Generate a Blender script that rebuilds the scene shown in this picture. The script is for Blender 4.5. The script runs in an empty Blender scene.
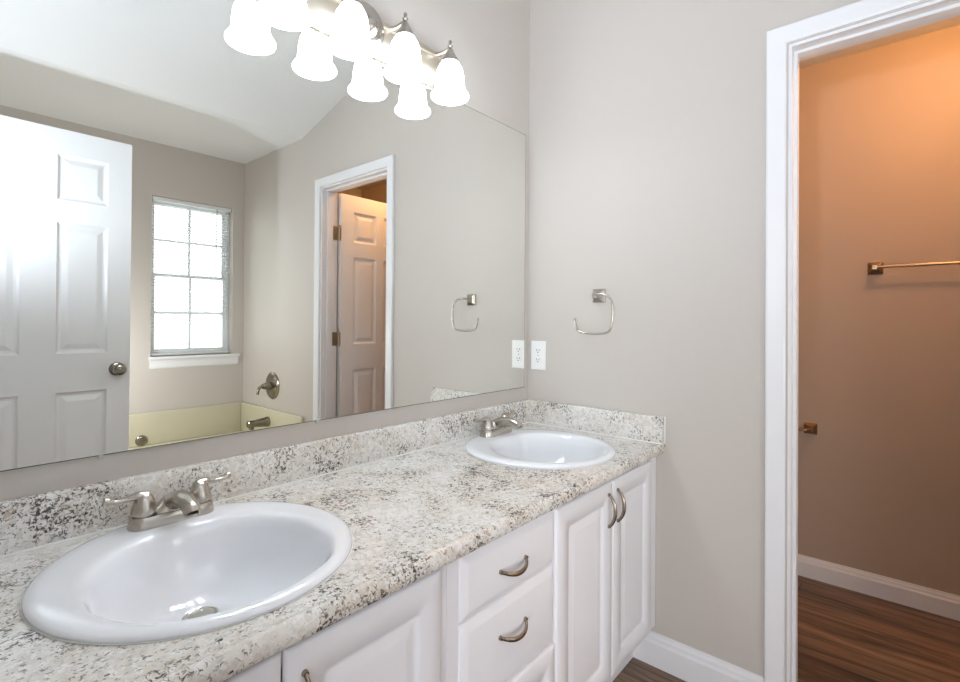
import bpy, bmesh, math, random
from mathutils import Vector, Matrix
random.seed(7)
PI = math.pi
scene = bpy.context.scene
COL = scene.collection

# ------------------------------------------------------------------ camera
F = Vector((0.75604523, 0.65449176, 0.00601161))
R = Vector((0.65445705, -0.7560681, 0.00685497))
U = Vector((-0.0090317, 0.00124832, 0.99995843))
cam_data = bpy.data.cameras.new('camera')
cam_data.sensor_width = 36.0
cam_data.lens = 501.8635 / 960 * 36.0
cam_data.shift_x = (480 - 475.58) / 960
cam_data.shift_y = (318.93 - 341) / 960
cam_data.clip_start = 0.02
cam = bpy.data.objects.new('camera', cam_data)
COL.objects.link(cam)
M = Matrix((R, U, -F)).transposed().to_4x4()
M.translation = Vector((-1.75117, -1.22215, 1.19482))
cam.matrix_world = M
scene.camera = cam

# ------------------------------------------------------------------ world, lights, exposure
world = bpy.data.worlds.new('daylight')
scene.world = world
world.use_nodes = True
wn = world.node_tree.nodes
wn['Background'].inputs[0].default_value = (0.93, 0.97, 1.0, 1)
wn['Background'].inputs[1].default_value = 1.6

def light(name, kind, loc, power, color=(1, 1, 1), size=0.1, size_y=None, aim=None):
    d = bpy.data.lights.new(name, kind)
    d.energy = power
    d.color = color
    if kind == 'AREA':
        d.shape = 'RECTANGLE'
        d.size = size
        d.size_y = size_y or size
    else:
        d.shadow_soft_size = size
    o = bpy.data.objects.new(name, d)
    COL.objects.link(o)
    o.location = loc
    if aim is not None:
        o.rotation_euler = (Vector(aim) - Vector(loc)).to_track_quat('-Z', 'Y').to_euler()
    return o

# photographer's flash held behind the camera, in the doorway
fo = light('camera_flash', 'SPOT', (-1.93, -1.085, 1.43), 31.0, (0.84, 0.935, 1.10), 0.035, aim=(-1.45, -1.35, 2.6))
fo.data.spot_size = math.radians(179)
fo.data.spot_blend = 0.92
# fill light added in the unseen bedroom, set low and aimed at the vanity
light('bedroom_fill', 'AREA', (-3.7, -2.15, 0.8), 29.0, (0.94, 0.97, 1.02), 1.2, 1.7, (-0.5, -0.5, 0.8))
# added fill light by the tub, kept out of the mirror by the open door
light('added_tub_fill', 'POINT', (-1.10, -2.17, 0.95), 9.0, (0.94, 0.97, 1.02), 0.12)
# daylight just outside the bathroom window
light('window_daylight', 'AREA', (-0.355, -2.86, 1.5), 3.2, (0.95, 0.97, 1.0), 0.54, 1.08, (-0.355, 0, 1.3))

vs = scene.view_settings
vs.view_transform = 'Standard'
vs.look = 'None'
vs.exposure = 0.88
vs.gamma = 1.0
vs.use_curve_mapping = False

# ------------------------------------------------------------------ materials
def srgb(r, g, b):
    f = lambda c: (c / 255 / 12.92) if c / 255 <= 0.04045 else ((c / 255 + 0.055) / 1.055) ** 2.4
    return (f(r), f(g), f(b), 1)

def mat(name, color, rough=0.5, metal=0.0, bump=0.0, bscale=60.0, var=0.0, vscale=4.0, coat=0.0, spec=0.5,
        stretch=None):
    m = bpy.data.materials.new(name)
    m.use_nodes = True
    nt = m.node_tree
    b = nt.nodes['Principled BSDF']
    b.inputs['Base Color'].default_value = color
    b.inputs['Roughness'].default_value = rough
    b.inputs['Metallic'].default_value = metal
    b.inputs['Specular IOR Level'].default_value = spec
    b.inputs['Coat Weight'].default_value = coat
    b.inputs['Coat Roughness'].default_value = 0.05
    tc = nt.nodes.new('ShaderNodeTexCoord')
    mp = nt.nodes.new('ShaderNodeMapping')
    if stretch:
        mp.inputs['Scale'].default_value = stretch
    nt.links.new(tc.outputs['Object'], mp.inputs['Vector'])
    if var > 0:
        n = nt.nodes.new('ShaderNodeTexNoise')
        n.inputs['Scale'].default_value = vscale
        n.inputs['Detail'].default_value = 3
        nt.links.new(mp.outputs[0], n.inputs['Vector'])
        mr = nt.nodes.new('ShaderNodeMapRange')
        mr.inputs['To Min'].default_value = 1 - var
        mr.inputs['To Max'].default_value = 1 + var
        nt.links.new(n.outputs['Fac'], mr.inputs['Value'])
        mx = nt.nodes.new('ShaderNodeMix')
        mx.data_type = 'RGBA'
        mx.blend_type = 'MULTIPLY'
        mx.inputs['Factor'].default_value = 1
        mx.inputs['A'].default_value = color
        nt.links.new(mr.outputs[0], mx.inputs['B'])
        nt.links.new(mx.outputs['Result'], b.inputs['Base Color'])
    if bump > 0:
        n2 = nt.nodes.new('ShaderNodeTexNoise')
        n2.inputs['Scale'].default_value = bscale
        n2.inputs['Detail'].default_value = 4
        nt.links.new(mp.outputs[0], n2.inputs['Vector'])
        bp = nt.nodes.new('ShaderNodeBump')
        bp.inputs['Strength'].default_value = bump
        bp.inputs['Distance'].default_value = 0.004
        nt.links.new(n2.outputs['Fac'], bp.inputs['Height'])
        nt.links.new(bp.outputs[0], b.inputs['Normal'])
    return m

def ramp(nt, stops):
    r = nt.nodes.new('ShaderNodeValToRGB')
    e = r.color_ramp.elements
    e[0].position, e[0].color = stops[0]
    e[1].position, e[1].color = stops[-1]
    for p, c in stops[1:-1]:
        k = e.new(p)
        k.color = c
    return r

MAT = {}
MAT['paint'] = mat('greige_wall_paint', srgb(206, 199, 191.5), 0.55, bump=0.05, bscale=160, var=0.012, vscale=3, spec=0.35)
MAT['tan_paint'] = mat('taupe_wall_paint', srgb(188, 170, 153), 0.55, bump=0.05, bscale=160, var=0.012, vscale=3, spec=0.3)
MAT['ceiling'] = mat('knockdown_ceiling', srgb(232, 232, 230), 0.8, bump=0.35, bscale=42, spec=0.2)
MAT['trim'] = mat('white_trim_enamel', srgb(240, 240, 242), 0.3, var=0.008, vscale=8, spec=0.45)
MAT['door'] = mat('white_door_enamel', srgb(243, 243, 242), 0.32, bump=0.03, bscale=220, var=0.006, spec=0.45, stretch=(1, 1, 0.12))
MAT['cabinet'] = mat('white_thermofoil', srgb(241, 240, 244), 0.3, var=0.006, vscale=6, spec=0.45)
MAT['porcelain'] = mat('white_porcelain', srgb(244, 246, 249), 0.07, var=0.004, vscale=6, coat=0.5)
MAT['tub'] = mat('almond_acrylic', srgb(214, 207, 182), 0.18, var=0.01, vscale=5, coat=0.3)
MAT['nickel'] = mat('brushed_nickel', srgb(190, 184, 175), 0.26, 1.0, bump=0.04, bscale=300, var=0.04, vscale=90, stretch=(1, 1, 6))
MAT['pull'] = mat('satin_nickel_pull', srgb(158, 146, 132), 0.26, 1.0, var=0.04, vscale=60)
MAT['plate_nickel'] = mat('satin_nickel_plate', srgb(206, 197, 182), 0.42, 1.0, bump=0.02, bscale=300, var=0.02, vscale=60, stretch=(0.2, 1, 6))
MAT['chrome'] = mat('polished_dark_nickel', srgb(150, 143, 130), 0.12, 1.0, var=0.05, vscale=30)
MAT['hinge'] = mat('aged_nickel_hinge', srgb(188, 174, 150), 0.42, 1.0, var=0.08, vscale=60)
MAT['plastic'] = mat('white_plastic', srgb(245, 245, 243), 0.3, var=0.004, vscale=9)
MAT['slot'] = mat('dark_slot', srgb(40, 38, 36), 0.6, var=0.05)
MAT['caulk'] = mat('white_caulk', srgb(238, 237, 233), 0.5, bump=0.1, bscale=90, var=0.01)
MAT['drain'] = mat('satin_drain_metal', srgb(186, 182, 172), 0.3, 1.0, var=0.03, vscale=40)
MAT['clip'] = mat('clear_clip_plastic', srgb(205, 203, 199), 0.12, var=0.01, coat=0.6)
MAT['slat'] = mat('white_blind_slat', srgb(238, 240, 240), 0.4, var=0.004)
MAT['vinyl'] = mat('white_window_vinyl', srgb(236, 238, 238), 0.35, var=0.006)
MAT['wand'] = mat('grey_clear_wand', srgb(150, 152, 150), 0.2, var=0.02)
MAT['bar'] = mat('bronze_nickel_bar', srgb(176, 150, 120), 0.28, 1.0, var=0.05, vscale=50)
MAT['carpet'] = mat('beige_carpet', srgb(178, 166, 150), 0.9, bump=0.4, bscale=240, var=0.06, vscale=60)

def mirror_mat():
    m = mat('silvered_mirror', (0.865, 0.875, 0.84, 1), 0.0, 1.0)
    return m
MAT['mirror'] = mirror_mat()
MAT['mirror_edge'] = mat('polished_glass_edge', srgb(120, 124, 112), 0.15, var=0.05)

def glass_mat():
    m = bpy.data.materials.new('window_glass')
    m.use_nodes = True
    nt = m.node_tree
    nt.nodes.clear()
    out = nt.nodes.new('ShaderNodeOutputMaterial')
    mix = nt.nodes.new('ShaderNodeMixShader')
    tr = nt.nodes.new('ShaderNodeBsdfTransparent')
    gl = nt.nodes.new('ShaderNodeBsdfGlossy')
    gl.inputs['Roughness'].default_value = 0.02
    fr = nt.nodes.new('ShaderNodeFresnel')
    fr.inputs[0].default_value = 1.45
    tr.inputs[0].default_value = (0.96, 0.98, 0.97, 1)
    nt.links.new(fr.outputs[0], mix.inputs[0])
    nt.links.new(tr.outputs[0], mix.inputs[1])
    nt.links.new(gl.outputs[0], mix.inputs[2])
    nt.links.new(mix.outputs[0], out.inputs[0])
    return m
MAT['glass'] = glass_mat()

def emit_mat(name, color, strength):
    m = bpy.data.materials.new(name)
    m.use_nodes = True
    nt = m.node_tree
    b = nt.nodes['Principled BSDF']
    b.inputs['Base Color'].default_value = (0.9, 0.88, 0.84, 1)
    b.inputs['Roughness'].default_value = 0.35
    b.inputs['Emission Color'].default_value = color
    b.inputs['Emission Strength'].default_value = strength
    return m
MAT['shade'] = emit_mat('lit_frosted_glass', (0.85, 0.95, 1.08, 1), 7.4)
MAT['warm_lens'] = emit_mat('lit_warm_lens', (1.0, 0.48, 0.2, 1), 4.0)

def granite_mat():
    m = bpy.data.materials.new('speckled_granite_laminate')
    m.use_nodes = True
    nt = m.node_tree
    b = nt.nodes['Principled BSDF']
    b.inputs['Roughness'].default_value = 0.22
    L = nt.links.new
    tc = nt.nodes.new('ShaderNodeTexCoord')
    def noise(scale, detail=3, rough=0.55, dist=0.0):
        n = nt.nodes.new('ShaderNodeTexNoise')
        n.inputs['Scale'].default_value = scale
        n.inputs['Detail'].default_value = detail
        n.inputs['Roughness'].default_value = rough
        n.inputs['Distortion'].default_value = dist
        L(tc.outputs['Object'], n.inputs['Vector'])
        return n
    def mix(a, bb, fac, mode='MIX'):
        x = nt.nodes.new('ShaderNodeMix')
        x.data_type = 'RGBA'
        x.blend_type = mode
        for sock, v in (('Factor', fac), ('A', a), ('B', bb)):
            if hasattr(v, 'is_linked') or hasattr(v, 'links'):
                L(v, x.inputs[sock])
            else:
                x.inputs[sock].default_value = v
        return x.outputs['Result']
    # broad drifts of white, cream and tan
    n1 = noise(7, 4, 0.6, 0.6)
    r1 = ramp(nt, [(0.30, srgb(240, 239, 236)), (0.48, srgb(233, 230, 224)), (0.62, srgb(226, 219, 208)), (0.76, srgb(212, 199, 182))])
    L(n1.outputs['Fac'], r1.inputs[0])
    # medium grey-beige crystals
    n2 = noise(85, 3, 0.6, 0.8)
    r2 = ramp(nt, [(0.44, (0, 0, 0, 1)), (0.60, (1, 1, 1, 1))])
    L(n2.outputs['Fac'], r2.inputs[0])
    f2 = nt.nodes.new('ShaderNodeMath'); f2.operation = 'MULTIPLY'; f2.inputs[1].default_value = 0.55
    L(r2.outputs[0], f2.inputs[0])
    c = mix(r1.outputs[0], srgb(200, 194, 185), f2.outputs[0])
    # white crystals
    n3 = noise(70, 2, 0.5, 0.6)
    r3 = ramp(nt, [(0.55, (0, 0, 0, 1)), (0.63, (1, 1, 1, 1))])
    L(n3.outputs['Fac'], r3.inputs[0])
    f3 = nt.nodes.new('ShaderNodeMath'); f3.operation = 'MULTIPLY'; f3.inputs[1].default_value = 0.8
    L(r3.outputs[0], f3.inputs[0])
    c = mix(c, srgb(241, 240, 237), f3.outputs[0])
    # clustered dark flecks: grey-brown first, then near-black cores
    cl = noise(9, 3, 0.6, 0.5)
    fl = noise(140, 3, 0.66, 0.9)
    add = nt.nodes.new('ShaderNodeMath'); add.operation = 'MULTIPLY_ADD'
    add.inputs[1].default_value = 0.55
    L(cl.outputs['Fac'], add.inputs[0]); L(fl.outputs['Fac'], add.inputs[2])
    r4 = ramp(nt, [(0.825, (0, 0, 0, 1)), (0.885, (1, 1, 1, 1))])
    L(add.outputs[0], r4.inputs[0])
    f4 = nt.nodes.new('ShaderNodeMath'); f4.operation = 'MULTIPLY'; f4.inputs[1].default_value = 0.75
    L(r4.outputs[0], f4.inputs[0])
    c = mix(c, srgb(128, 117, 104), f4.outputs[0])
    r5 = ramp(nt, [(0.905, (0, 0, 0, 1)), (0.945, (1, 1, 1, 1))])
    L(add.outputs[0], r5.inputs[0])
    f5 = nt.nodes.new('ShaderNodeMath'); f5.operation = 'MULTIPLY'; f5.inputs[1].default_value = 0.9
    L(r5.outputs[0], f5.inputs[0])
    c = mix(c, srgb(58, 54, 52), f5.outputs[0])
    # rusty tan grains
    n6 = noise(60, 2, 0.5, 1.0)
    r6 = ramp(nt, [(0.66, (0, 0, 0, 1)), (0.72, (1, 1, 1, 1))])
    L(n6.outputs['Fac'], r6.inputs[0])
    f6 = nt.nodes.new('ShaderNodeMath'); f6.operation = 'MULTIPLY'; f6.inputs[1].default_value = 0.6
    L(r6.outputs[0], f6.inputs[0])
    c = mix(c, srgb(168, 140, 112), f6.outputs[0])
    L(c, b.inputs['Base Color'])
    return m
MAT['granite'] = granite_mat()

def plank_mat():
    m = bpy.data.materials.new('dark_wood_plank_vinyl')
    m.use_nodes = True
    nt = m.node_tree
    L = nt.links.new
    b = nt.nodes['Principled BSDF']
    b.inputs['Roughness'].default_value = 0.38
    tc = nt.nodes.new('ShaderNodeTexCoord')
    mp = nt.nodes.new('ShaderNodeMapping')
    mp.inputs['Rotation'].default_value = (0, 0, PI / 2)
    L(tc.outputs['Object'], mp.inputs['Vector'])
    br = nt.nodes.new('ShaderNodeTexBrick')
    br.offset = 0.37
    br.inputs['Scale'].default_value = 1.0
    br.inputs['Brick Width'].default_value = 1.1
    br.inputs['Row Height'].default_value = 0.15
    br.inputs['Mortar Size'].default_value = 0.0012
    br.inputs['Color1'].default_value = srgb(134, 108, 88)
    br.inputs['Color2'].default_value = srgb(102, 80, 65)
    br.inputs['Mortar'].default_value = srgb(40, 30, 25)
    L(mp.outputs[0], br.inputs['Vector'])
    mp2 = nt.nodes.new('ShaderNodeMapping')
    mp2.inputs['Scale'].default_value = (15, 1.1, 1)
    L(tc.outputs['Object'], mp2.inputs['Vector'])
    n = nt.nodes.new('ShaderNodeTexNoise')
    n.inputs['Scale'].default_value = 1.6
    n.inputs['Detail'].default_value = 6
    n.inputs['Roughness'].default_value = 0.65
    n.inputs['Distortion'].default_value = 0.9
    L(mp2.outputs[0], n.inputs['Vector'])
    r = ramp(nt, [(0.32, (0.26, 0.24, 0.23, 1)), (0.5, (0.95, 0.94, 0.92, 1)), (0.68, (1.9, 1.8, 1.7, 1))])
    L(n.outputs['Fac'], r.inputs[0])
    x = nt.nodes.new('ShaderNodeMix')
    x.data_type = 'RGBA'
    x.blend_type = 'MULTIPLY'
    x.inputs['Factor'].default_value = 1
    L(br.outputs['Color'], x.inputs['A'])
    L(r.outputs[0], x.inputs['B'])
    L(x.outputs['Result'], b.inputs['Base Color'])
    bp = nt.nodes.new('ShaderNodeBump')
    bp.inputs['Strength'].default_value = 0.15
    bp.inputs['Distance'].default_value = 0.002
    L(n.outputs['Fac'], bp.inputs['Height'])
    L(bp.outputs[0], b.inputs['Normal'])
    return m
MAT['planks'] = plank_mat()

# ------------------------------------------------------------------ mesh builder
ORIGIN = {}                      # world position of each object's own origin

class MB:
    def __init__(s):
        s.v, s.f = [], []
    def add(s, verts, faces):
        k = len(s.v)
        s.v += [Vector(p) for p in verts]
        s.f += [[k + i for i in f] for f in faces]
        return s
    def box(s, x0, x1, y0, y1, z0, z1):
        x0, x1 = sorted((x0, x1)); y0, y1 = sorted((y0, y1)); z0, z1 = sorted((z0, z1))
        p = [(x, y, z) for z in (z0, z1) for x, y in ((x0, y0), (x1, y0), (x1, y1), (x0, y1))]
        return s.add(p, [(3, 2, 1, 0), (4, 5, 6, 7), (0, 1, 5, 4), (1, 2, 6, 5), (2, 3, 7, 6), (3, 0, 4, 7)])
    def prism(s, poly, ax, a, b):
        """poly: 2-D points in the plane normal to axis ax (0: yz, 1: xz, 2: xy)."""
        def P(q, t):
            return {0: (t, q[0], q[1]), 1: (q[0], t, q[1]), 2: (q[0], q[1], t)}[ax]
        n = len(poly)
        return s.add([P(q, a) for q in poly] + [P(q, b) for q in poly],
                     [list(range(n)), list(range(2 * n - 1, n - 1, -1))] +
                     [(i, i + n, (i + 1) % n + n, (i + 1) % n) for i in range(n)])
    def rings(s, rings, cap0=True, cap1=True, closed=True):
        n = len(rings[0])
        k = 0
        v = [p for r in rings for p in r]
        f = []
        for i in range(len(rings) - 1):
            for j in range(n if closed else n - 1):
                j2 = (j + 1) % n
                f.append((i * n + j, i * n + j2, (i + 1) * n + j2, (i + 1) * n + j))
        if cap0: f.append(list(range(n - 1, -1, -1)))
        if cap1: f.append([(len(rings) - 1) * n + j for j in range(n)])
        return s.add(v, f)
    def lathe(s, prof, at=(0, 0, 0), axis=(0, 0, 1), n=40, cap0=True, cap1=True):
        """prof: (radius, height along axis)."""
        A = Vector(axis).normalized()
        q = A.to_track_quat('Z', 'Y')
        at = Vector(at)
        rs = []
        for r, h in prof:
            rs.append([at + q @ Vector((max(r, 1e-5) * math.cos(2 * PI * j / n), max(r, 1e-5) * math.sin(2 * PI * j / n), h)) for j in range(n)])
        return s.rings(rs, cap0, cap1)
    def tube(s, pts, rad, n=14, flat=None, cap=True):
        """sweep along pts; rad scalar or list; flat=(scale on binormal) list optional"""
        pts = [Vector(p) for p in pts]
        m = len(pts)
        rad = rad if isinstance(rad, (list, tuple)) else [rad] * m
        t0 = (pts[1] - pts[0]).normalized()
        up = Vector((0, 0, 1)) if abs(t0.z) < 0.9 else Vector((0, 1, 0))
        nrm = (up - t0 * up.dot(t0)).normalized()
        rs = []
        for i in range(m):
            if i == 0: t = pts[1] - pts[0]
            elif i == m - 1: t = pts[-1] - pts[-2]
            else: t = (pts[i + 1] - pts[i]).normalized() + (pts[i] - pts[i - 1]).normalized()
            t.normalize()
            nrm = (nrm - t * nrm.dot(t)).normalized()
            bn = t.cross(nrm)
            fl = flat[i] if flat else 1.0
            rs.append([pts[i] + nrm * rad[i] * math.cos(2 * PI * j / n) * fl + bn * rad[i] * math.sin(2 * PI * j / n) for j in range(n)])
        return s.rings(rs, cap, cap)
    def build(s, name, m, parent=None, smooth=False, bevel=0.0, seg=2, angle=40):
        me = bpy.data.meshes.new(name)
        if parent is not None:
            org = ORIGIN[parent.name]
        else:
            lo = Vector([min(p[i] for p in s.v) for i in range(3)])
            hi = Vector([max(p[i] for p in s.v) for i in range(3)])
            org = Vector(((lo.x + hi.x) / 2, (lo.y + hi.y) / 2, lo.z))
        me.from_pydata([tuple(p - org) for p in s.v], [], s.f)
        bm = bmesh.new()
        bm.from_mesh(me)
        bmesh.ops.recalc_face_normals(bm, faces=bm.faces)
        if bevel > 0:
            es = [e for e in bm.edges if len(e.link_faces) == 2 and e.calc_face_angle(0) > math.radians(30)]
            bmesh.ops.bevel(bm, geom=es, offset=bevel, segments=seg, profile=0.5, affect='EDGES', clamp_overlap=True)
        if smooth:
            for f in bm.faces: f.smooth = True
            for e in bm.edges:
                if len(e.link_faces) == 2 and e.calc_face_angle(0) > math.radians(angle):
                    e.smooth = False
        bm.to_mesh(me)
        bm.free()
        me.materials.append(MAT[m] if isinstance(m, str) else m)
        o = bpy.data.objects.new(name, me)
        COL.objects.link(o)
        if parent is not None:
            o.parent = parent
        else:
            o.location = org
        ORIGIN[o.name] = org
        return o

def tag(o, label=None, cat=None, group=None, kind=None):
    if label: o['label'] = label
    if cat: o['category'] = cat
    if group: o['group'] = group
    if kind: o['kind'] = kind
    return o

def thing(name, loc, label, cat, group=None):
    o = bpy.data.objects.new(name, None)
    o.empty_display_size = 0.05
    COL.objects.link(o)
    o.location = loc
    ORIGIN[o.name] = Vector(loc)
    return tag(o, label, cat, group)

def structure(o, label, cat):
    return tag(o, label, cat, kind='structure')

def copy_thing(root, loc, label):
    r = root.copy()
    COL.objects.link(r)
    r.location = loc
    ORIGIN[r.name] = Vector(loc)
    r['label'] = label
    for ch in list(root.children):
        c = ch.copy(); COL.objects.link(c); c.parent = r
        for g in list(ch.children):
            d = g.copy(); COL.objects.link(d); d.parent = c
    return r

def smooth_path(pts, n=8):
    """Catmull-Rom through pts"""
    P = [Vector(p) for p in pts]
    P = [P[0] * 2 - P[1]] + P + [P[-1] * 2 - P[-2]]
    out = []
    for i in range(1, len(P) - 2):
        for k in range(n):
            t = k / n
            a, b, c, d = P[i - 1], P[i], P[i + 1], P[i + 2]
            out.append(0.5 * ((2 * b) + (c - a) * t + (2 * a - 5 * b + 4 * c - d) * t * t + (3 * b - a - 3 * c + d) * t ** 3))
    out.append(P[-2])
    return out

def lerp_list(vals, m):
    out = []
    for i in range(m):
        t = i / (m - 1) * (len(vals) - 1)
        k = min(int(t), len(vals) - 2)
        out.append(vals[k] + (vals[k + 1] - vals[k]) * (t - k))
    return out

# ------------------------------------------------------------------ dimensions (metres)
YB = -2.668          # window wall
XW = -1.745          # west (entry) wall face
ZC = 2.40            # flat ceiling
YS = -1.84           # where the ceiling starts to rise
SL = 0.30
T = 0.11             # partition thickness
DY0, DY1 = -0.945, -1.598     # toilet room door opening in the east wall
DH = 2.035
XT = 1.086           # toilet room far wall
top = lambda y: ZC if y <= YS else ZC + SL * (y - YS)

# ------------------------------------------------------------------ setting
fl = MB().box(-4.6, XT + 0.12, -2.79, 1.1, -0.06, 0.0).build('floor', 'planks')
structure(fl, 'dark brown wood plank floor running through bath and toilet room', 'floor')

b = MB().box(-1.86, T, 0.0, 0.11, 0, top(0) + .1)
structure(b.build('wall_north', 'paint'), 'greige wall behind the big mirror and vanity', 'wall')

b = MB()
b.prism([(0.0, 0), (0.0, top(0)), (DY0, top(DY0)), (DY0, 0)], 0, 0, T)
b.prism([(DY0, DH), (DY0, top(DY0)), (DY1, top(DY1)), (DY1, DH)], 0, 0, T)
b.prism([(DY1, 0), (DY1, top(DY1)), (YS, ZC), (YB, ZC), (YB, 0)], 0, 0, T)
structure(b.build('wall_east', 'paint'), 'greige end wall with the towel ring and cased doorway', 'wall')

WX0, WX1, WZ0, WZ1 = -0.623, -0.086, 0.945, 2.04
b = MB()
y0, y1 = YB - 0.13, YB
b.box(-1.86, WX0, y0, y1, 0, ZC); b.box(WX1, XT + .12, y0, y1, 0, ZC + .025)
b.box(WX0, WX1, y0, y1, 0, WZ0); b.box(WX0, WX1, y0, y1, WZ1, ZC)
structure(b.build('wall_south', 'paint'), 'greige wall with the window above the bathtub', 'wall')

EY0, EY1 = -0.86, -1.575     # entry doorway in the west wall
b = MB()
b.prism([(0.0, 0), (0.0, top(0)), (EY0, top(EY0)), (EY0, 0)], 0, XW - T, XW)
b.prism([(EY0, DH), (EY0, top(EY0)), (EY1, top(EY1)), (EY1, DH)], 0, XW - T, XW)
b.prism([(EY1, 0), (EY1, top(EY1)), (YS, ZC), (YB, ZC), (YB, 0)], 0, XW - T, XW)
structure(b.build('wall_west', 'paint'), 'greige wall with the open entry doorway', 'wall')

b = MB()
b.prism([(YB - .13, ZC), (YS, ZC), (0.11, top(0.11)), (0.11, top(0.11) + .1), (YS, ZC + .1), (YB - .13, ZC + .1)], 0, XW - T, T)
structure(b.build('ceiling', 'ceiling'), 'white textured ceiling, flat over the tub then sloping up', 'ceiling')

# toilet room behind the east wall
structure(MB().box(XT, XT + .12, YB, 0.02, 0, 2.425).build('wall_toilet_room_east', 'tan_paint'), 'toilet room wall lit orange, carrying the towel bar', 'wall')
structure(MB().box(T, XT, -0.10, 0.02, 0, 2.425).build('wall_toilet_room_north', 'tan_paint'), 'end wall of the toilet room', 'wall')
ZT = 2.425
structure(MB().box(T, XT + .12, YB - .13, 0.02, ZT, ZT + .1).build('ceiling_toilet_room', 'ceiling'), 'toilet room ceiling', 'ceiling')

# bedroom beyond the entry doorway
structure(MB().box(-4.6, -4.5, -2.79, 1.1, 0, 2.6).build('wall_bedroom_west', 'paint'), 'far wall of the bedroom', 'wall')
structure(MB().box(-4.5, XW - T, 1.0, 1.1, 0, 2.6).build('wall_bedroom_north', 'paint'), 'side wall of the bedroom', 'wall')
structure(MB().box(-4.5, XW - T, -2.79, -2.69, 0, 2.6).build('wall_bedroom_south', 'paint'), 'other side wall of the bedroom', 'wall')
b = MB().box(XW - T - .02, XW - T, 0.11, 1.0, 0, 2.6)
structure(b.build('wall_bedroom_east', 'paint'), 'bedroom wall beside the bathroom', 'wall')
structure(MB().box(-4.6, XW - T, -2.79, 1.1, 2.6, 2.7).build('ceiling_bedroom', 'ceiling'), 'bedroom ceiling', 'ceiling')

# baseboards
def baseboard(name, x0, x1, y0, y1, face, h, label):
    """profile extruded along a wall; face: 'x-' board sticks out toward -x"""
    t = 0.014
    prof = [(0, 0), (t, 0), (t, h * .70), (t * .72, h * .78), (t * .66, h * .86), (t * .40, h * .94), (t * .34, h), (0, h)]
    b = MB()
    if face == 'x-':
        n = len(prof)
        b.rings([[Vector((x0 - p, y, z)) for p, z in prof] for y in (y0, y1)])
    else:
        b.rings([[Vector((x, y0 + (p if face == 'y+' else -p), z)) for p, z in prof] for x in (x0, x1)])
    return structure(b.build(name, 'trim'), label, 'baseboard')
baseboard('baseboard_east', 0, 0, -0.475, -0.889, 'x-', 0.112, 'white baseboard between vanity and doorway casing')
baseboard('baseboard_toilet_room', XT, XT, -0.10, YB, 'x-', 0.096, 'white baseboard under the orange toilet room wall')

# casings: prim profile of colonial casing swept round the doorway
def casing(name, xf, sgn, ya, yb, h, w, label):
    """xf wall face, sgn -1 sticks toward -x; ya near inner edge, yb far inner edge"""
    prof = [(0, 0), (0, .0105), (.004, .0125), (w * .45, .0135), (w * .86, .0155), (w * .95, .0150), (w, .012), (w, 0)]
    b = MB()
    def ring(y, z, dy, dz):
        return [Vector((xf + sgn * d, y + dy * o, z + dz * o)) for o, d in prof]
    sa = 1 if ya > yb else -1
    b.rings([ring(ya, 0, sa, 0), ring(ya, h, sa, 1), ring(yb, h, -sa, 1), ring(yb, 0, -sa, 0)])
    return structure(b.build(name, 'trim', smooth=False), label, 'door casing')
casing('trim_1', 0.0, -1, DY0 + .005, DY1 - .005, DH + .004, 0.052, 'white casing round the toilet room doorway')
casing('trim_2', T, 1, DY0 + .006, DY1 - .006, DH + .002, 0.060, 'white casing on the inner side of the toilet room doorway')
def jamb(name, x0, x1, ya, yb, h, label, stop):
    b = MB()
    t = .009
    s = 1 if ya > yb else -1
    b.box(x0, x1, ya, ya - s * t, 0, h); b.box(x0, x1, yb, yb + s * t, 0, h)
    b.box(x0, x1, ya - s * t, yb + s * t, h - t, h)
    o = t + .0085
    a, c = stop
    b.box(a, c, ya - s * t, ya - s * o, 0, h - t); b.box(a, c, yb + s * t, yb + s * o, 0, h - t)
    b.box(a, c, ya - s * o, yb + s * o, h - o, h - t)
    return structure(b.build(name, 'trim'), label, 'door jamb')
jamb('trim_3', -0.001, T + .001, DY0, DY1, DH, 'white jamb with stop inside the toilet room doorway', (0.036, 0.07))
jamb('trim_4', XW - T, XW, EY0, EY1, DH, 'white jamb of the entry doorway', (XW - .075, XW - .04))

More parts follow.
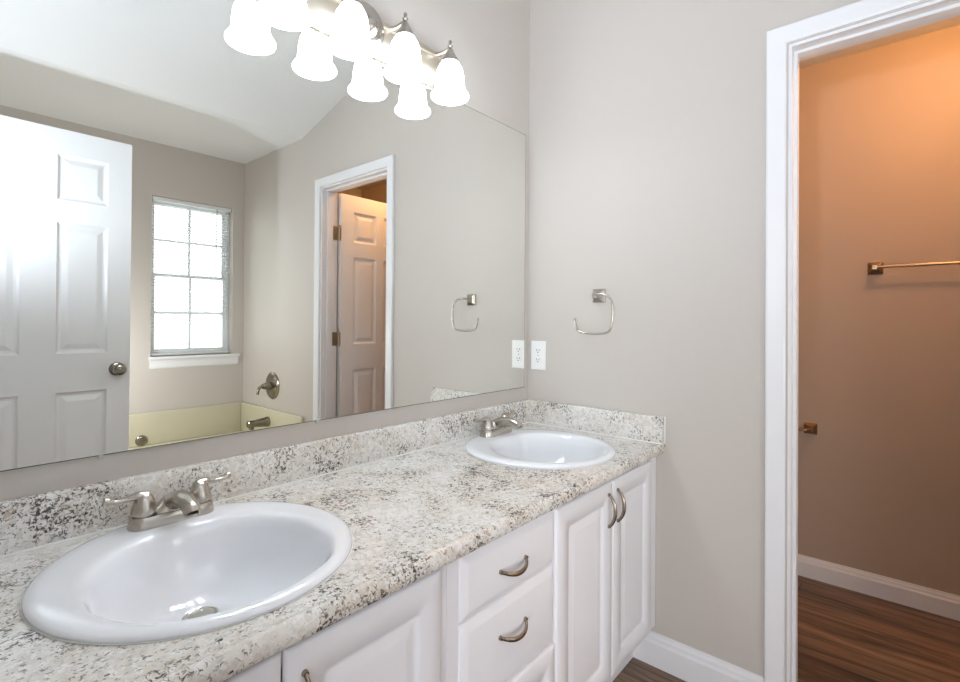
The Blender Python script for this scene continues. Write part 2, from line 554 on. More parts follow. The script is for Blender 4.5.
# ------------------------------------------------------------------ six panel doors
def panel_slab(b, w, h, t, panels, org, ux, uy, uz):
    """door slab: local a along ux, height along uz, faces at +-t/2 along uy; panels (a0,a1,z0,z1)"""
    org, ux, uy, uz = Vector(org), Vector(ux), Vector(uy), Vector(uz)
    P = lambda a, d, z: org + ux * a + uy * d + uz * z
    xs = sorted({0, w} | {p[0] for p in panels} | {p[1] for p in panels})
    zs = sorted({0, h} | {p[2] for p in panels} | {p[3] for p in panels})
    for s in (1, -1):
        for i in range(len(xs) - 1):
            for j in range(len(zs) - 1):
                cx, cz = (xs[i] + xs[i + 1]) / 2, (zs[j] + zs[j + 1]) / 2
                if any(p[0] < cx < p[1] and p[2] < cz < p[3] for p in panels):
                    continue
                b.add([P(xs[i], s * t / 2, zs[j]), P(xs[i + 1], s * t / 2, zs[j]), P(xs[i + 1], s * t / 2, zs[j + 1]), P(xs[i], s * t / 2, zs[j + 1])], [(0, 1, 2, 3)])
        for (a0, a1, z0, z1) in panels:
            rg = []
            for ins, dep in ((0, 0), (.004, .005), (.010, .009), (.018, .010), (.038, .003), (.042, .002)):
                d = s * (t / 2 - dep)
                rg.append([P(a0 + ins, d, z0 + ins), P(a1 - ins, d, z0 + ins), P(a1 - ins, d, z1 - ins), P(a0 + ins, d, z1 - ins)])
            b.rings(rg, cap0=False, cap1=True)
    c = [P(0, -t / 2, 0), P(w, -t / 2, 0), P(w, -t / 2, h), P(0, -t / 2, h), P(0, t / 2, 0), P(w, t / 2, 0), P(w, t / 2, h), P(0, t / 2, h)]
    b.add(c, [(0, 1, 5, 4), (1, 2, 6, 5), (2, 3, 7, 6), (3, 0, 4, 7)])

def knob_set(par, x, y, z, t):
    for s, nm in ((1, 'door_knob'), (-1, 'door_knob')):
        k = MB().lathe([(.031, 0), (.031, .004), (.026, .007), (.012, .009), (.010, .028), (.018, .034), (.026, .042), (.0275, .052), (.024, .062), (.014, .067), (.001, .068)],
                       (x, y + s * t / 2, z), (0, s, 0), 32).build(nm, 'chrome', par, smooth=True)

def hinge(par, x, y, z, leafdir):
    b = MB()
    b.lathe([(.006, -.045), (.006, .045)], (x, y, z), (0, 0, 1), 14)
    b.lathe([(.004, .045), (.006, .047), (.006, .051), (.003, .055)], (x, y, z), (0, 0, 1), 12)
    for (x0, x1, ya, yb) in leafdir:
        b.box(x0, x1, ya, yb, z - .044, z + .044)
    return b.build('hinge', 'hinge', par, smooth=True)

# entry door, swung open beside the camera: seen in the mirror
ED_Y, ED_W, ED_X1, ED_T = -1.5975, 0.700, -1.025, 0.035
ed = MB()
a = lambda x: ED_X1 - x
xr0, xr1 = .090, .274
pl0, pl1 = .392, .576
zz = [(1.715, 1.915), (1.044, 1.617), (0.235, 0.875)]
panel_slab(ed, ED_W, 2.012, ED_T, [(p0, p1, z0 - .01, z1 - .01) for p0, p1 in ((xr0, xr1), (pl0, pl1)) for z0, z1 in zz], (ED_X1, ED_Y, .01), (-1, 0, 0), (0, 1, 0), (0, 0, 1))
o = ed.build('door_1', 'door')
structure(o, 'white six panel entry door standing open, reflected at left of the mirror', 'door')
knob_set(o, -1.077, ED_Y, .966, ED_T)
for z in (.25, 1.05, 1.80):
    hinge(o, XW + .012, ED_Y + ED_T / 2 + .004, z, [(XW + .013, XW + .02, ED_Y - .015, ED_Y + ED_T / 2)])

# toilet room door, swung open into the toilet room
TD_Y, TD_W = -1.5885, 0.635
td = MB()
TX0 = T + .018
panel_slab(td, TD_W, 2.012, .035, [(p0, p1, z0 - .01, z1 - .01) for p0, p1 in ((.098, .285), (.35, .537)) for z0, z1 in zz], (TX0, TD_Y, .01), (1, 0, 0), (0, 1, 0), (0, 0, 1))
o = td.build('door_2', 'door')
structure(o, 'white six panel toilet room door swung open, tinted orange, seen in the mirror', 'door')
knob_set(o, TX0 + TD_W - .06, TD_Y, .966, .035)
for z in (.25, 1.08, 1.76):
    hinge(o, T + .004, TD_Y + .020, z, [(T - .032, T + .001, DY1 + .012, DY1 + .0145), (TX0, TX0 + .0015, TD_Y - .014, TD_Y + .0175)])

# ------------------------------------------------------------------ window
y0 = YB - 0.13
wf = MB()
fy0, fy1 = YB - .115, YB - .065
wf.box(WX0, WX0 + .02, fy0, fy1, WZ0, WZ1); wf.box(WX1 - .02, WX1, fy0, fy1, WZ0, WZ1)
wf.box(WX0 + .02, WX1 - .02, fy0, fy1, WZ1 - .025, WZ1); wf.box(WX0 + .02, WX1 - .02, fy0, fy1, WZ0, WZ0 + .025)
win = structure(wf.build('window_1', 'vinyl', bevel=.003), 'white double hung window with grilles above the bathtub', 'window')
midz = 1.508
def sash(name, z0, z1, ya, yb):
    b = MB()
    w = .022
    x0, x1 = WX0 + .02, WX1 - .02
    b.box(x0, x0 + w, ya, yb, z0, z1); b.box(x1 - w, x1, ya, yb, z0, z1)
    b.box(x0 + w, x1 - w, ya, yb, z1 - w, z1); b.box(x0 + w, x1 - w, ya, yb, z0, z0 + w)
    s = b.build(name, 'vinyl', win)
    m = MB()
    cx, cz, g = (x0 + x1) / 2, (z0 + z1) / 2, .009
    ym = (ya + yb) / 2
    m.box(cx - g, cx + g, ym - .006, ym + .006, z0 + w, z1 - w)
    m.box(x0 + w, cx - g, ym - .006, ym + .006, cz - g, cz + g); m.box(cx + g, x1 - w, ym - .006, ym + .006, cz - g, cz + g)
    m.build('muntin', 'vinyl', s)
    MB().box(x0 + w, x1 - w, ym - .0015, ym + .0015, z0 + w, z1 - w).build('pane', 'glass', s)
sash('sash', midz - .013, WZ1 - .025, fy0 + .004, fy0 + .024)
sash('sash', WZ0 + .025, midz + .013, fy0 + .026, fy0 + .046)
sl = MB()
sl.box(WX0 - .012, WX1 + .05, YB - .064, YB + .028, WZ0 - .022, WZ0)
structure(sl.build('trim_5', 'trim', bevel=.005), 'white window stool under the blind', 'window sill')
ap = MB().rings([[Vector((x, YB + d, z)) for d, z in ((0, .862), (.008, .862), (.013, .872), (.013, .905), (.018, .921), (0, .921))] for x in (WX0 - .005, WX1 + .042)])
structure(ap.build('trim_6', 'trim'), 'white apron moulding below the window stool', 'window apron')

# blind
bx0, bx1 = WX0 + .006, WX1 - .008
byc = YB - .028
bl = thing('window_blind', ((bx0 + bx1) / 2, byc, WZ0 + .002), 'white horizontal mini blind lowered over the window above the tub', 'blind')
MB().box(bx0, bx1, byc - .014, byc + .014, WZ1 - .028, WZ1 - .002).build('headrail', 'vinyl', bl, bevel=.002)
MB().box(bx0, bx1, byc - .012, byc + .012, WZ0 + .006, WZ0 + .018).build('bottom_rail', 'vinyl', bl, bevel=.003)
sb = MB()
z = WZ0 + .032
tilt = math.radians(5)
while z < WZ1 - .034:
    pts = []
    for k in range(5):
        u_ = (k - 2) / 2
        yy, dz = u_ * .0115, .0016 * (1 - u_ * u_)
        pts.append((yy * math.cos(tilt) - dz * math.sin(tilt), yy * math.sin(tilt) + dz * math.cos(tilt)))
    prof = pts + [(yy, zz_ - .0005) for yy, zz_ in reversed(pts)]
    sb.rings([[Vector((x, byc + yy, z + zz_)) for yy, zz_ in prof] for x in (bx0 + .003, bx1 - .003)])
    z += .0215
sb.build('slats', 'slat', bl)
cd = MB()
for x in (bx0 + .07, bx1 - .07):
    for dy in (-.012, .012):
        cd.tube([(x, byc + dy, WZ0 + .01), (x, byc + dy, WZ1 - .02)], .0008, 6)
cd.build('ladder_cord', 'slat', bl)
wd = MB().tube([(bx1 - .105, byc + .02, WZ1 - .028), (bx1 - .108, byc + .022, WZ1 - .2), (bx1 - .112, byc + .024, WZ1 - .46)], .0035, 8)
wd.build('tilt_wand', 'wand', bl)

# ------------------------------------------------------------------ bathtub, spout and valve
tx0, tx1, ty0, ty1 = XW + .002, -.002, YB + .002, -1.775
tub = thing('bathtub', ((tx0 + tx1) / 2, (ty0 + ty1) / 2, 0), 'almond bathtub under the window, reflected low in the mirror', 'bathtub')
def rrect(x0, x1, y0, y1, r, z, n=8):
    out = []
    for cx, cy, a0 in ((x1 - r, y1 - r, 0), (x0 + r, y1 - r, 90), (x0 + r, y0 + r, 180), (x1 - r, y0 + r, 270)):
        for k in range(n + 1):
            t = math.radians(a0 + 90 * k / n)
            out.append(Vector((cx + r * math.cos(t), cy + r * math.sin(t), z)))
    return out
dz = .355
b = MB()
i = .004
b.rings([rrect(tx0, tx1, ty0, ty1, .012, .002), rrect(tx0, tx1, ty0, ty1, .012, dz - .01), rrect(tx0 + i, tx1 - i, ty0 + i, ty1 - i, .012, dz),
         rrect(tx0 + .14, tx1 - .10, ty0 + .085, ty1 - .075, .16, dz),
         rrect(tx0 + .152, tx1 - .112, ty0 + .097, ty1 - .087, .15, dz - .008),
         rrect(tx0 + .18, tx1 - .13, ty0 + .12, ty1 - .11, .14, dz - .10),
         rrect(tx0 + .26, tx1 - .16, ty0 + .15, ty1 - .14, .13, .12),
         rrect(tx0 + .31, tx1 - .21, ty0 + .20, ty1 - .19, .10, .085)], cap0=True, cap1=True)
b.build('basin', 'tub', tub, smooth=True)
b = MB()
ft = .571
b.box(tx0, tx1 - .022, ty0, ty0 + .022, dz, ft)
b.box(tx1 - .022, tx1, ty0, ty1, dz, ft)
b.box(tx0, tx0 + .022, ty0 + .022, ty1, dz, ft)
b.build('wall_flange', 'tub', tub, bevel=.006, seg=3, smooth=True)
MB().lathe([(.036, 0), (.036, .006), (.030, .012), (.012, .014), (.001, .0145)], (-.678, ty0 + .022, .392), (0, 1, 0), 28).build('overflow_plate', 'chrome', tub, smooth=True)

sp = thing('tub_spout', (-.024, -2.215, .482), 'nickel tub spout on the flange above the bathtub end', 'tub spout')
MB().lathe([(.034, 0), (.036, .004), (.034, .014), (.030, .05), (.0245, .10), (.0235, .118), (.0255, .130), (.0255, .142), (.020, .147)], (-.024, -2.215, .482), (-1, 0, 0), 24).build('spout_body', 'chrome', sp, smooth=True)
MB().lathe([(.0165, 0), (.0165, .026), (.014, .028)], (-.142, -2.215, .470), (0, 0, -1), 20).build('spout_outlet', 'chrome', sp, smooth=True)

vv = thing('tub_valve', (0, -2.200, .735), 'nickel round tub valve with lever on the wall beside the doorway', 'tub valve')
MB().lathe([(.096, 0), (.096, .004), (.088, .011), (.068, .013), (.050, .017), (.030, .020)], (0, -2.200, .735), (-1, 0, 0), 40).build('escutcheon', 'chrome', vv, smooth=True)
b = MB().lathe([(.028, 0), (.027, .02), (.022, .045), (.017, .060), (.001, .066)], (-.017, -2.200, .735), (-1, 0, 0), 28)
lp = smooth_path([(-.060, -2.200, .737), (-.085, -2.199, .736), (-.104, -2.198, .718), (-.112, -2.197, .68)], 6)
b.tube(lp, lerp_list([.014, .012, .010, .009], len(lp)), 12)
b.build('lever', 'chrome', vv, smooth=True)

# ------------------------------------------------------------------ vanity cabinets
CF = -0.549          # face frame plane
DF = -0.5610         # door front
CZ0, CZ1 = 0.138, 0.7445

def front_panel(b, x0, x1, z0, z1, kind='door', yb=CF - .0005, yf=DF):
    """thermofoil front: rounded outer edge, optional routed panel"""
    R_ = .007
    def rr(ins, y, r):
        a0, a1, c0, c1 = x0 + ins, x1 - ins, z0 + ins, z1 - ins
        r = max(min(r, (a1 - a0) / 2.01, (c1 - c0) / 2.01), .0005)
        out = []
        for cx, cz, s in ((a1 - r, c1 - r, 0), (a0 + r, c1 - r, 90), (a0 + r, c0 + r, 180), (a1 - r, c0 + r, 270)):
            for k in range(5):
                t = math.radians(s + 90 * k / 4)
                out.append(Vector((cx + r * math.cos(t), y, cz + r * math.sin(t))))
        return out
    if kind == 'slab':
        rings = [rr(0, yb, .002), rr(0, yf + .011, .002), rr(.002, yf + .009, .003), (rr(.004, yf + .0078, .004)),
                 rr(.016, yf + .001, .010), rr(.019, yf, .012)]
    else:
        e = .055
        rings = [rr(0, yb, .002), rr(0, yf + .006, .002), rr(.0018, yf + .002, .003), rr(.005, yf, .004),
                 rr(e, yf, .012), rr(e + .003, yf + .004, .012), rr(e + .009, yf + .0065, .012), rr(e + .013, yf + .0065, .012),
                 rr(e + .030, yf + .0012, .010), rr(e + .034, yf + .001, .010)]
    b.rings(rings)
    return b

def pull(par, x, z, vertical, y=DF):
    """arched cup-shaped bar pull"""
    L_ = .046
    pts, rad = [], []
    for k in range(17):
        t = -1 + 2 * k / 16
        off = .003 + .0185 * (1 - abs(t) ** 2.4)
        s = t * L_
        pts.append((x, y - off, z + s) if vertical else (x + s, y - off, z - .010 * (1 - t * t)))
        rad.append(.0030 + .0016 * (1 - t * t))
    b = MB()
    b.tube(pts, rad, 12, flat=[1.25] * 17)
    for s in (-1, 1):
        p = (x, y, z + s * L_) if vertical else (x + s * L_, y, z)
        b.lathe([(.0052, 0), (.0048, .003), (.004, .006)], p, (0, -1, 0), 14)
    return b.build('pull', 'pull', par, smooth=True)

def cabinet(x0, x1, label, rails=()):
    c = thing('vanity_cabinet', ((x0 + x1) / 2, -.28, 0), label, 'cabinet', 'white vanity cabinets')
    b = MB()
    g = .0008
    b.box(x0 + g, x0 + .016, CF + .018, -.004, CZ0, CZ1 - .001); b.box(x1 - .016, x1 - g, CF + .018, -.004, CZ0, CZ1 - .001)
    b.box(x0 + .016, x1 - .016, CF + .018, -.004, CZ0, CZ0 + .016)
    b.box(x0 + .016, x1 - .016, -.012, -.004, CZ0 + .016, CZ1 - .001)
    b.build('carcass', 'cabinet', c)
    f = MB()
    w = .045
    f.box(x0 + g, x0 + w, CF, CF + .018, CZ0, CZ1); f.box(x1 - w, x1 - g, CF, CF + .018, CZ0, CZ1)
    f.box(x0 + w, x1 - w, CF, CF + .018, CZ1 - .04, CZ1); f.box(x0 + w, x1 - w, CF, CF + .018, CZ0, CZ0 + .03)
    for zr in rails:
        f.box(x0 + w, x1 - w, CF, CF + .018, zr - .016, zr + .016)
    f.build('face_frame', 'cabinet', c)
    k = MB().box(x0 + g, x1 - g, -.475, -.460, .001, CZ0)
    k.box(x0 + g, x0 + .016, -.46, -.02, .001, CZ0); k.box(x1 - .016, x1 - g, -.46, -.02, .001, CZ0)
    k.build('toe_kick', 'cabinet', c)
    return c

DZ0, DZ1 = .150, .7305
# right sink cabinet
xs0, xs1 = -.6755, -.002
c1 = cabinet(xs0, xs1, 'white two door cabinet under the sink nearest the corner')
for (a0, a1, hx) in ((-.6725, -.3645, -.3665 - .026), (-.3615, -.068, -.3635 + .030)):
    d = front_panel(MB(), a0, a1, DZ0, DZ1).build('door', 'cabinet', c1, smooth=True, angle=50)
    pull(d, hx, .650, True)
# drawer cabinet
xd0, xd1 = -1.054, -.6755
c2 = cabinet(xd0, xd1, 'white drawer cabinet between the two sink cabinets', (.5965, .4025))
ZD = [(.5985, .7305), (.4045, .5945), (.150, .4005)]
for n_, (z0, z1) in enumerate(ZD):
    m_ = front_panel(MB(), -1.020, -.6765, z0, z1, 'slab' if n_ < 2 else 'door').build('drawer', 'cabinet', c2, smooth=True, angle=50)
    pull(m_, -.855, (.661, .521, .29)[n_], False)
# left sink cabinet
xl0, xl1 = XW + .004, -1.054
c3 = cabinet(xl0, xl1, 'white two door cabinet under the nearest sink')
for (a0, a1, hx) in ((-1.700, -1.3935, -1.42), (-1.3885, -1.077, -1.360)):
    d = front_panel(MB(), a0, a1, DZ0, DZ1).build('door', 'cabinet', c3, smooth=True, angle=50)
    pull(d, hx, .640, True)

# ------------------------------------------------------------------ countertop with sink holes
CT, CB, CY = .777, .7455, -.583
ST = .870
SINKS = [(-1.3835, -.282), (-.346, -.288)]
SR = .2475
ct = thing('countertop', (-.87, -.29, CB), 'speckled granite look countertop with backsplash along the vanity', 'countertop')
def counter_mesh():
    b = MB()
    N = 72
    x0, x1, y0, y1 = XW + .002, -.001, CY + .022, -.001
    hr = SR - .012
    # split x range in strips round each hole; each hole sits in its own square
    def cell(cx, cy, X0, X1):
        outer, inner = [], []
        for k in range(N):
            t = 2 * PI * k / N
            c_, s_ = math.cos(t), math.sin(t)
            ts = []
            if c_ > 1e-9: ts.append((X1 - cx) / c_)
            if c_ < -1e-9: ts.append((X0 - cx) / c_)
            if s_ > 1e-9: ts.append((y1 - cy) / s_)
            if s_ < -1e-9: ts.append((y0 - cy) / s_)
            tt = min(ts)
            outer.append((cx + c_ * tt, cy + s_ * tt)); inner.append((cx + hr * c_, cy + hr * s_))
        # snap nearest points to the corners
        for (qx, qy) in ((X0, y0), (X0, y1), (X1, y0), (X1, y1)):
            j = min(range(N), key=lambda i: (outer[i][0] - qx) ** 2 + (outer[i][1] - qy) ** 2)
            outer[j] = (qx, qy)
        V3 = lambda L, z: [Vector((p[0], p[1], z)) for p in L]
        b.rings([V3(outer, CB), V3(outer, CT), V3(inner, CT), V3(inner, CB), V3(outer, CB)], False, False)
    m = (SINKS[0][0] + SINKS[1][0]) / 2
    cell(*SINKS[0], x0, m); cell(*SINKS[1], m, x1)
    # postformed front edge with a slight no-drip lip
    y = CY
    prof = [(y + .022, CB), (y + .022, CT), (y + .020, CT + .0012), (y + .014, CT + .0022), (y + .008, CT + .0016), (y + .003, CT - .003), (y, CT - .010), (y, CB + .010), (y + .003, CB + .003), (y + .008, CB)]
    b.rings([[Vector((x, p, z)) for p, z in prof] for x in (x0, x1)])
    return b
counter_mesh().build('worktop', 'granite', ct, smooth=True, angle=35)
def splash(pts, ax, a_, b_):
    return MB().rings([[Vector((t, p, z)) if ax == 0 else Vector((p, t, z)) for p, z in pts] for t in (a_, b_)])
pr_ = lambda e: [(e, CT + .0005), (e - .019, CT + .0005), (e - .019, ST - .005), (e - .017, ST - .0012), (e - .014, ST), (e, ST)]
splash(pr_(-.0005), 0, XW + .002, -.020).build('backsplash', 'granite', ct, smooth=True, angle=35)
splash(pr_(-.0005), 1, -.0005, -.578).build('side_splash', 'granite', ct, smooth=True, angle=35)
ck = MB()
for pts in ([(XW + .002, -.0215, CT + .001), (-.022, -.0215, CT + .001)], [(-.0215, -.022, CT + .001), (-.0215, -.577, CT + .001)],
            [(-.002, -.5795, CT), (-.002, -.5795, ST)]):
    ck.tube(pts, .0026, 8)
ck.build('caulk', 'caulk', ct, smooth=True)

# ------------------------------------------------------------------ sinks
def make_sink(cx, cy, label):
    s = thing('sink', (cx, cy, CT), label, 'sink', 'drop in sinks of the vanity')
    N = 96
    b = MB()
    def ring(r, oy, z, ry=None):
        return [Vector((cx + r * math.cos(2 * PI * k / N), cy + oy + (ry or r) * math.sin(2 * PI * k / N), CT + z)) for k in range(N)]
    io = -.043
    rg = [ring(SR - .026, 0, .0004), ring(SR - .002, 0, .0006), ring(SR, 0, .003), ring(SR - .001, 0, .0065), ring(SR - .006, 0, .010), ring(SR - .016, -.001, .0125),
          ring(SR - .026, -.006, .0125), ring(.200, io + .010, .0122), ring(.194, io + .004, .0112), ring(.188, io + .001, .0075), ring(.183, io, 0), ring(.178, io + .001, -.014), ring(.170, io + .004, -.038), ring(.156, io + .010, -.066), ring(.130, io + .022, -.092),
          ring(.095, io + .040, -.110), ring(.055, io + .060, -.1195), ring(.030, io + .074, -.1222), ring(.0265, io + .076, -.126), ring(.0265, io + .076, -.138)]
    b.rings(rg, cap0=False, cap1=False)
    # outside of the bowl, below the counter
    b.rings([ring(SR - .026, 0, .0004), ring(.189, io + .002, -.02), ring(.183, io + .004, -.05), ring(.165, io + .010, -.078), ring(.135, io + .022, -.104),
             ring(.098, io + .040, -.122), ring(.055, io + .060, -.132), ring(.0265, io + .076, -.138)], False, False)
    b.build('basin', 'porcelain', s, smooth=True, angle=60)
    dy = io + .076
    d = MB().lathe([(.0305, -.1215), (.0305, -.1190), (.027, -.1178), (.0225, -.1205), (.0225, -.132)], (cx, cy + dy, CT), (0, 0, 1), 36, False, False)
    d.lathe([(.0215, -.125), (.0215, -.1165), (.018, -.1140), (.008, -.1128), (.0005, -.1126)], (cx, cy + dy, CT), (0, 0, 1), 36)
    d.build('drain_stopper', 'drain', s, smooth=True)
    c = MB().rings([ring(SR + .001, 0, .0003), ring(SR + .0015, 0, .0012), ring(SR - .001, 0, .0016), ring(SR - .004, 0, .0004)], False, False)
    c.build('caulk_bead', 'caulk', s, smooth=True)
    return s
make_sink(*SINKS[0], 'white round drop in sink nearest the camera, at the open end of the counter')
make_sink(*SINKS[1], 'white round drop in sink in the corner beside the side splash')

# ------------------------------------------------------------------ faucets
def make_faucet(cx, cy, label):
    z0 = CT + .0124
    f = thing('faucet', (cx, cy, z0), label, 'faucet', 'centerset faucets on the sinks')
    # base plate, oblong with tapering sides
    def obl(hx, hy, z):
        r = hy
        out = []
        for k in range(17):
            t = -PI / 2 + PI * k / 16
            out.append(Vector((cx + hx - r + r * math.cos(t), cy + r * math.sin(t), z0 + z)))
        for k in range(17):
            t = PI / 2 + PI * k / 16
            out.append(Vector((cx - hx + r + r * math.cos(t), cy + r * math.sin(t), z0 + z)))
        return out
    b = MB().rings([obl(.0785, .0270, 0), obl(.0785, .0270, .003), obl(.0765, .0255, .014), obl(.0755, .0248, .020), obl(.0735, .0230, .0225), obl(.060, .010, .0235)])
    b.build('base_plate', 'nickel', f, smooth=True, angle=35)
    # saddle and spout
    sp_ = MB()
    sp_.rings([[Vector((cx + hx * math.cos(2 * PI * k / 28), cy + .002 + hy * math.sin(2 * PI * k / 28), z0 + z)) for k in range(28)]
               for hx, hy, z in ((.048, .0225, .0212), (.040, .0220, .026), (.028, .0205, .034), (.022, .0190, .042), (.016, .015, .0475), (.006, .006, .051))])
    path = smooth_path([(cx, cy + .004, z0 + .033), (cx, cy - .018, z0 + .043), (cx, cy - .046, z0 + .0515), (cx, cy - .074, z0 + .052), (cx, cy - .096, z0 + .045), (cx, cy - .105, z0 + .036)], 6)
    n_ = len(path)
    sp_.tube(path, lerp_list([.019, .019, .0180, .0168, .0155, .0140], n_), 20, flat=lerp_list([1, .95, .85, .85, .92, 1], n_))
    s = sp_.build('spout', 'nickel', f, smooth=True, angle=50)
    MB().lathe([(.0105, 0), (.0105, .004), (.008, .0045)], (cx, cy - .1055, z0 + .036), (0, -.35, -1), 18).build('aerator', 'drain', s, smooth=True)
    for sg in (-1, 1):
        px = cx + sg * .0512
        h = MB().lathe([(.0182, .0225), (.0182, .0272)], (px, cy, z0), (0, 0, 1), 28)
        h.lathe([(.0222, .0268), (.0226, .030), (.0210, .038), (.0185, .047), (.0160, .055), (.0135, .0605), (.0085, .0645), (.003, .066)], (px, cy, z0), (0, 0, 1), 28)
        lv = smooth_path([(px - sg * .004, cy, z0 + .057), (px + sg * .010, cy + .001, z0 + .0615), (px + sg * .028, cy + .003, z0 + .0590), (px + sg * .046, cy + .004, z0 + .0585), (px + sg * .058, cy + .005, z0 + .0625), (px + sg * .064, cy + .005, z0 + .0645)], 6)
        h.tube(lv, lerp_list([.0115, .0098, .0070, .0060, .0074, .0060], len(lv)), 14, flat=lerp_list([1, .85, .72, .75, .9, 1], len(lv)))
        h.build('lever_handle', 'nickel', f, smooth=True, angle=50)
    return f
make_faucet(-1.378, -.086, 'brushed nickel two handle faucet on the sink nearest the camera')
make_faucet(-.320, -.086, 'brushed nickel two handle faucet on the sink in the corner')

# ------------------------------------------------------------------ mirror
mz0, mz1, mx0, mx1 = .9235, 1.9785, XW + .004, -.0325
mr = thing('wall_mirror', ((mx0 + mx1) / 2, 0, mz0), 'large frameless wall mirror above the vanity', 'mirror')
MB().box(mx0 + .0022, mx1 - .0022, -.006, -.001, mz0 + .0022, mz1 - .0022).build('mirror_glass', 'mirror', mr)
ew = MB()
ew.box(mx0, mx1, -.0055, -.001, mz0, mz0 + .0022); ew.box(mx0, mx1, -.0055, -.001, mz1 - .0022, mz1)
ew.box(mx0, mx0 + .0022, -.0055, -.001, mz0 + .0022, mz1 - .0022); ew.box(mx1 - .0022, mx1, -.0055, -.001, mz0 + .0022, mz1 - .0022)
ew.build('polished_edge', 'mirror_edge', mr)
def clip(x, z, s):
    b = MB().box(x - .004, x + .004, -.0078, -.0005, z - s * .0055, z + s * .003)
    b.lathe([(.0035, 0), (.003, .002), (.0005, .0025)], (x, -.0085, z - s * .004), (0, -1, 0), 10)
    b.build('mirror_clip', 'clip', mr, bevel=.001)
for x in (-1.482, -1.0, -.144): clip(x, mz0 + .0005, 1)
for x in (-1.482, -.122): clip(x, mz1 - .0005, -1)

# ------------------------------------------------------------------ vanity light
LXS = (-1.150, -.963, -.775, -.584)
LYB, LZ = -.095, 1.9195
vl = thing('vanity_light', (-.866, 0, 2.03), 'four light brushed nickel vanity fixture with lit frosted bell shades', 'light fixture')
b = MB()
b.rings([[Vector((x, y, z)) for y, z in ((-.0005, 1.982), (-.026, 1.984), (-.030, 1.990), (-.030, 2.071), (-.034, 2.077), (-.034, 2.089), (-.028, 2.094), (-.0005, 2.094))] for x in (-1.19, -.542)])
b.build('back_plate', 'plate_nickel', vl, bevel=.0015, smooth=True)
b = MB().lathe([(.066, 0), (.066, .024), (.062, .034), (.050, .040), (.045, .041)], (-.866, -.001, 2.052), (0, -1, 0), 48)
b.lathe([(.030, .040), (.029, .046), (.023, .056), (.012, .063), (.0005, .065)], (-.866, -.001, 2.046), (0, -1, 0), 32)
b.build('canopy', 'nickel', vl, smooth=True)
for x in LXS:
    b = MB()
    ap_ = smooth_path([(x, -.026, 2.084), (x, -.040, 2.080), (x, -.066, 2.078), (x, -.095, 2.079)], 6)
    b.tube(ap_, lerp_list([.0075, .0062, .0062, .007], len(ap_)), 12)
    b.lathe([(q_, h_ - .014) for q_, h_ in [(.0295, 2.046), (.030, 2.050), (.027, 2.055), (.0205, 2.066), (.014, 2.078), (.0095, 2.087), (.0075, 2.091), (.0055, 2.0935), (.0055, 2.097), (.0085, 2.1005), (.0085, 2.103), (.0045, 2.107), (.0038, 2.110), (.0058, 2.1135), (.0052, 2.117), (.0025, 2.1205), (.0005, 2.121)]], (x, LYB, 0), (0, 0, 1), 26)
    arm = b.build('arm', 'nickel', vl, smooth=True, angle=50)
    prof = [(.0600, LZ), (.0618, LZ + .003), (.0615, LZ + .008), (.0575, LZ + .0145), (.0520, LZ + .020), (.0490, LZ + .027), (.0475, LZ + .040), (.0462, LZ + .058), (.0440, LZ + .076), (.0400, LZ + .092), (.0335, LZ + .104), (.0260, LZ + .1105), (.0235, LZ + .112)]
    inner = [(r - .003, z) for r, z in reversed(prof[:-1])]
    MB().lathe(prof + [(.018, LZ + .116)] + inner + [prof[0]], (x, LYB, 0), (0, 0, 1), 40, False, False).build('glass_shade', 'shade', vl, smooth=True, angle=80)
    MB().lathe([(.012, LZ + .112), (.013, LZ + .085), (.020, LZ + .066), (.026, LZ + .048), (.024, LZ + .030), (.014, LZ + .021), (.0005, LZ + .019)], (x, LYB, 0), (0, 0, 1), 20).build('bulb', 'shade', vl, smooth=True)

# ------------------------------------------------------------------ towel ring
ty, tz = -.329, 1.297
tr = thing('towel_ring', (0, ty, tz), 'brushed nickel open towel ring with square plate on the end wall', 'towel ring')
def square_post(par, x, y, z, sg, h=.026, out=.036, mt='nickel'):
    """square plate tapering to a stub; sg -1 sticks toward -x"""
    sq = lambda w, d: [Vector((x + sg * d, y + a_ * w, z + c_ * w)) for a_, c_ in ((-1, -1), (1, -1), (1, 1), (-1, 1))]
    b = MB().rings([sq(h, 0), sq(h, .005), sq(h - .003, .008), sq(h * .5, .016), sq(h * .36, out), sq(h * .34, out + .008)])
    return b.build('mounting_post', mt, par, bevel=.0008)
square_post(tr, 0, ty, tz, -1)
rx = -.049
path = smooth_path([(rx + .008, ty + .008, tz + .002), (rx, ty - .016, tz + .005), (rx, ty - .054, tz - .002), (rx, ty - .073, tz - .025), (rx, ty - .078, tz - .062), (rx, ty - .073, tz - .112), (rx, ty - .059, tz - .136),
                    (rx, ty - .022, tz - .143), (rx, ty + .028, tz - .142), (rx, ty + .061, tz - .134), (rx, ty + .071, tz - .119), (rx, ty + .078, tz - .091)], 6)
b = MB().tube(path, .0044, 12)
b.lathe([(.0044, 0), (.0062, .001), (.0062, .004), (.003, .006)], path[-1], (path[-1] - path[-2]), 14)
b.build('ring', 'nickel', tr, smooth=True)

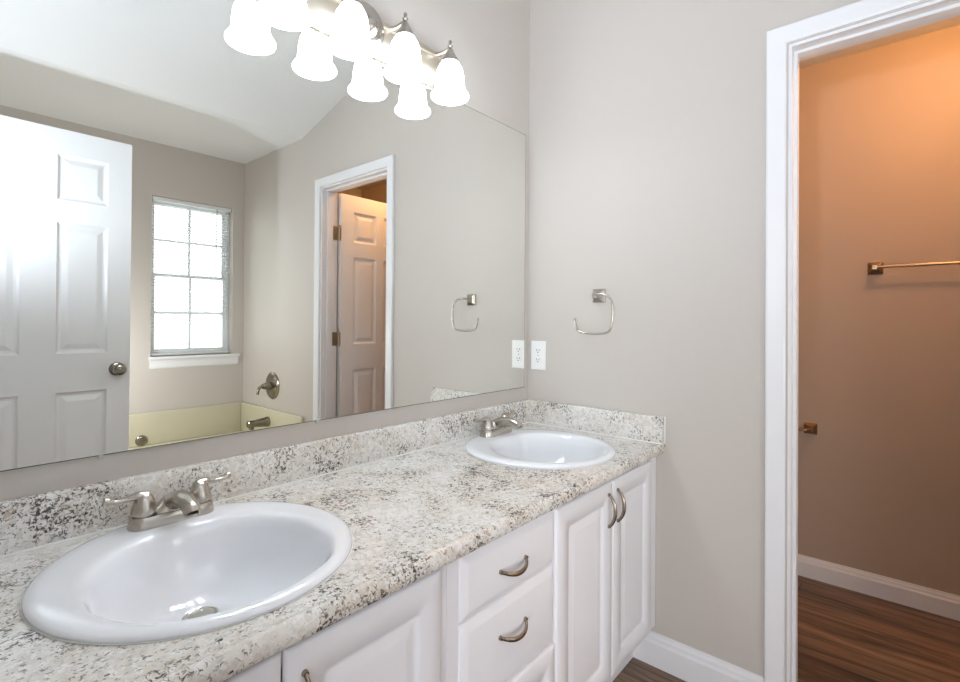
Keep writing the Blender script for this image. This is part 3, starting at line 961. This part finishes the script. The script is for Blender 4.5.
# ------------------------------------------------------------------ outlet
oy0, oy1, oz0, oz1 = -.0915, -.0205, .998, 1.118
ol = thing('wall_outlet', (0, (oy0 + oy1) / 2, oz0), 'white duplex outlet plate on the end wall beside the mirror', 'outlet')
MB().box(-.006, -.0005, oy0, oy1, oz0, oz1).build('cover_plate', 'plastic', ol, bevel=.0022, seg=3)
oc, om = (oy0 + oy1) / 2, (oz0 + oz1) / 2
for s in (-1, 1):
    zc = om + s * .0195
    b = MB().prism([(oc + .0165 * math.cos(t), zc + max(-.0130, min(.0130, .0175 * math.sin(t)))) for t in [2 * PI * k / 28 for k in range(28)]], 0, -.0085, -.0055)
    r_ = b.build('receptacle', 'plastic', ol)
    d = MB()
    d.box(-.0090, -.0082, oc + .0052, oc + .0072, zc - .001, zc + .0075); d.box(-.0090, -.0082, oc - .0072, oc - .0052, zc - .001, zc + .0065)
    d.lathe([(.0026, 0), (.0026, .0008)], (-.0082, oc, zc - .0065), (-1, 0, 0), 12)
    d.build('slots', 'slot', r_)
MB().lathe([(.003, 0), (.0028, .001), (.001, .0013)], (-.006, oc, om), (-1, 0, 0), 12).build('screw', 'drain', ol, smooth=True)

# ------------------------------------------------------------------ toilet room fittings
tb = thing('towel_bar', (XT, -1.38, 1.445), 'slim nickel towel bar on the orange lit toilet room wall', 'towel bar')
for y in (-1.106, -1.70):
    square_post(tb, XT, y, 1.444, -1, .027, .05, 'bar')
MB().tube([(XT - .052, -1.098, 1.446), (XT - .052, -1.708, 1.446)], .0065, 14).build('bar', 'bar', tb, smooth=True)

tp = thing('toilet_paper_holder', (XT, -.866, .703), 'small nickel toilet paper holder low on the toilet room wall', 'paper holder')
square_post(tp, XT, -.868, .703, -1, .026, .04, 'bar')
pth = smooth_path([(XT - .044, -.872, .705), (XT - .060, -.862, .704), (XT - .066, -.84, .702), (XT - .066, -.72, .700)], 6)
MB().tube(pth, .0065, 14).build('roll_arm', 'bar', tp, smooth=True)

LX, LY = .48, -1.40
cl = thing('ceiling_light', (LX, LY, ZT), 'round warm ceiling light over the toilet room', 'ceiling light')
MB().lathe([(.085, 0), (.088, .006), (.080, .012), (.074, .012)], (LX, LY, ZT), (0, 0, -1), 36).build('trim_ring', 'trim', cl, smooth=True)
MB().lathe([(.0735, .002), (.072, .020), (.058, .036), (.030, .046), (.001, .049)], (LX, LY, ZT), (0, 0, -1), 36).build('lens', 'warm_lens', cl, smooth=True)
light('ceiling_light_bulb', 'POINT', (LX, LY, ZT - .10), 8.0, (1.0, 0.50, 0.20), 0.045)
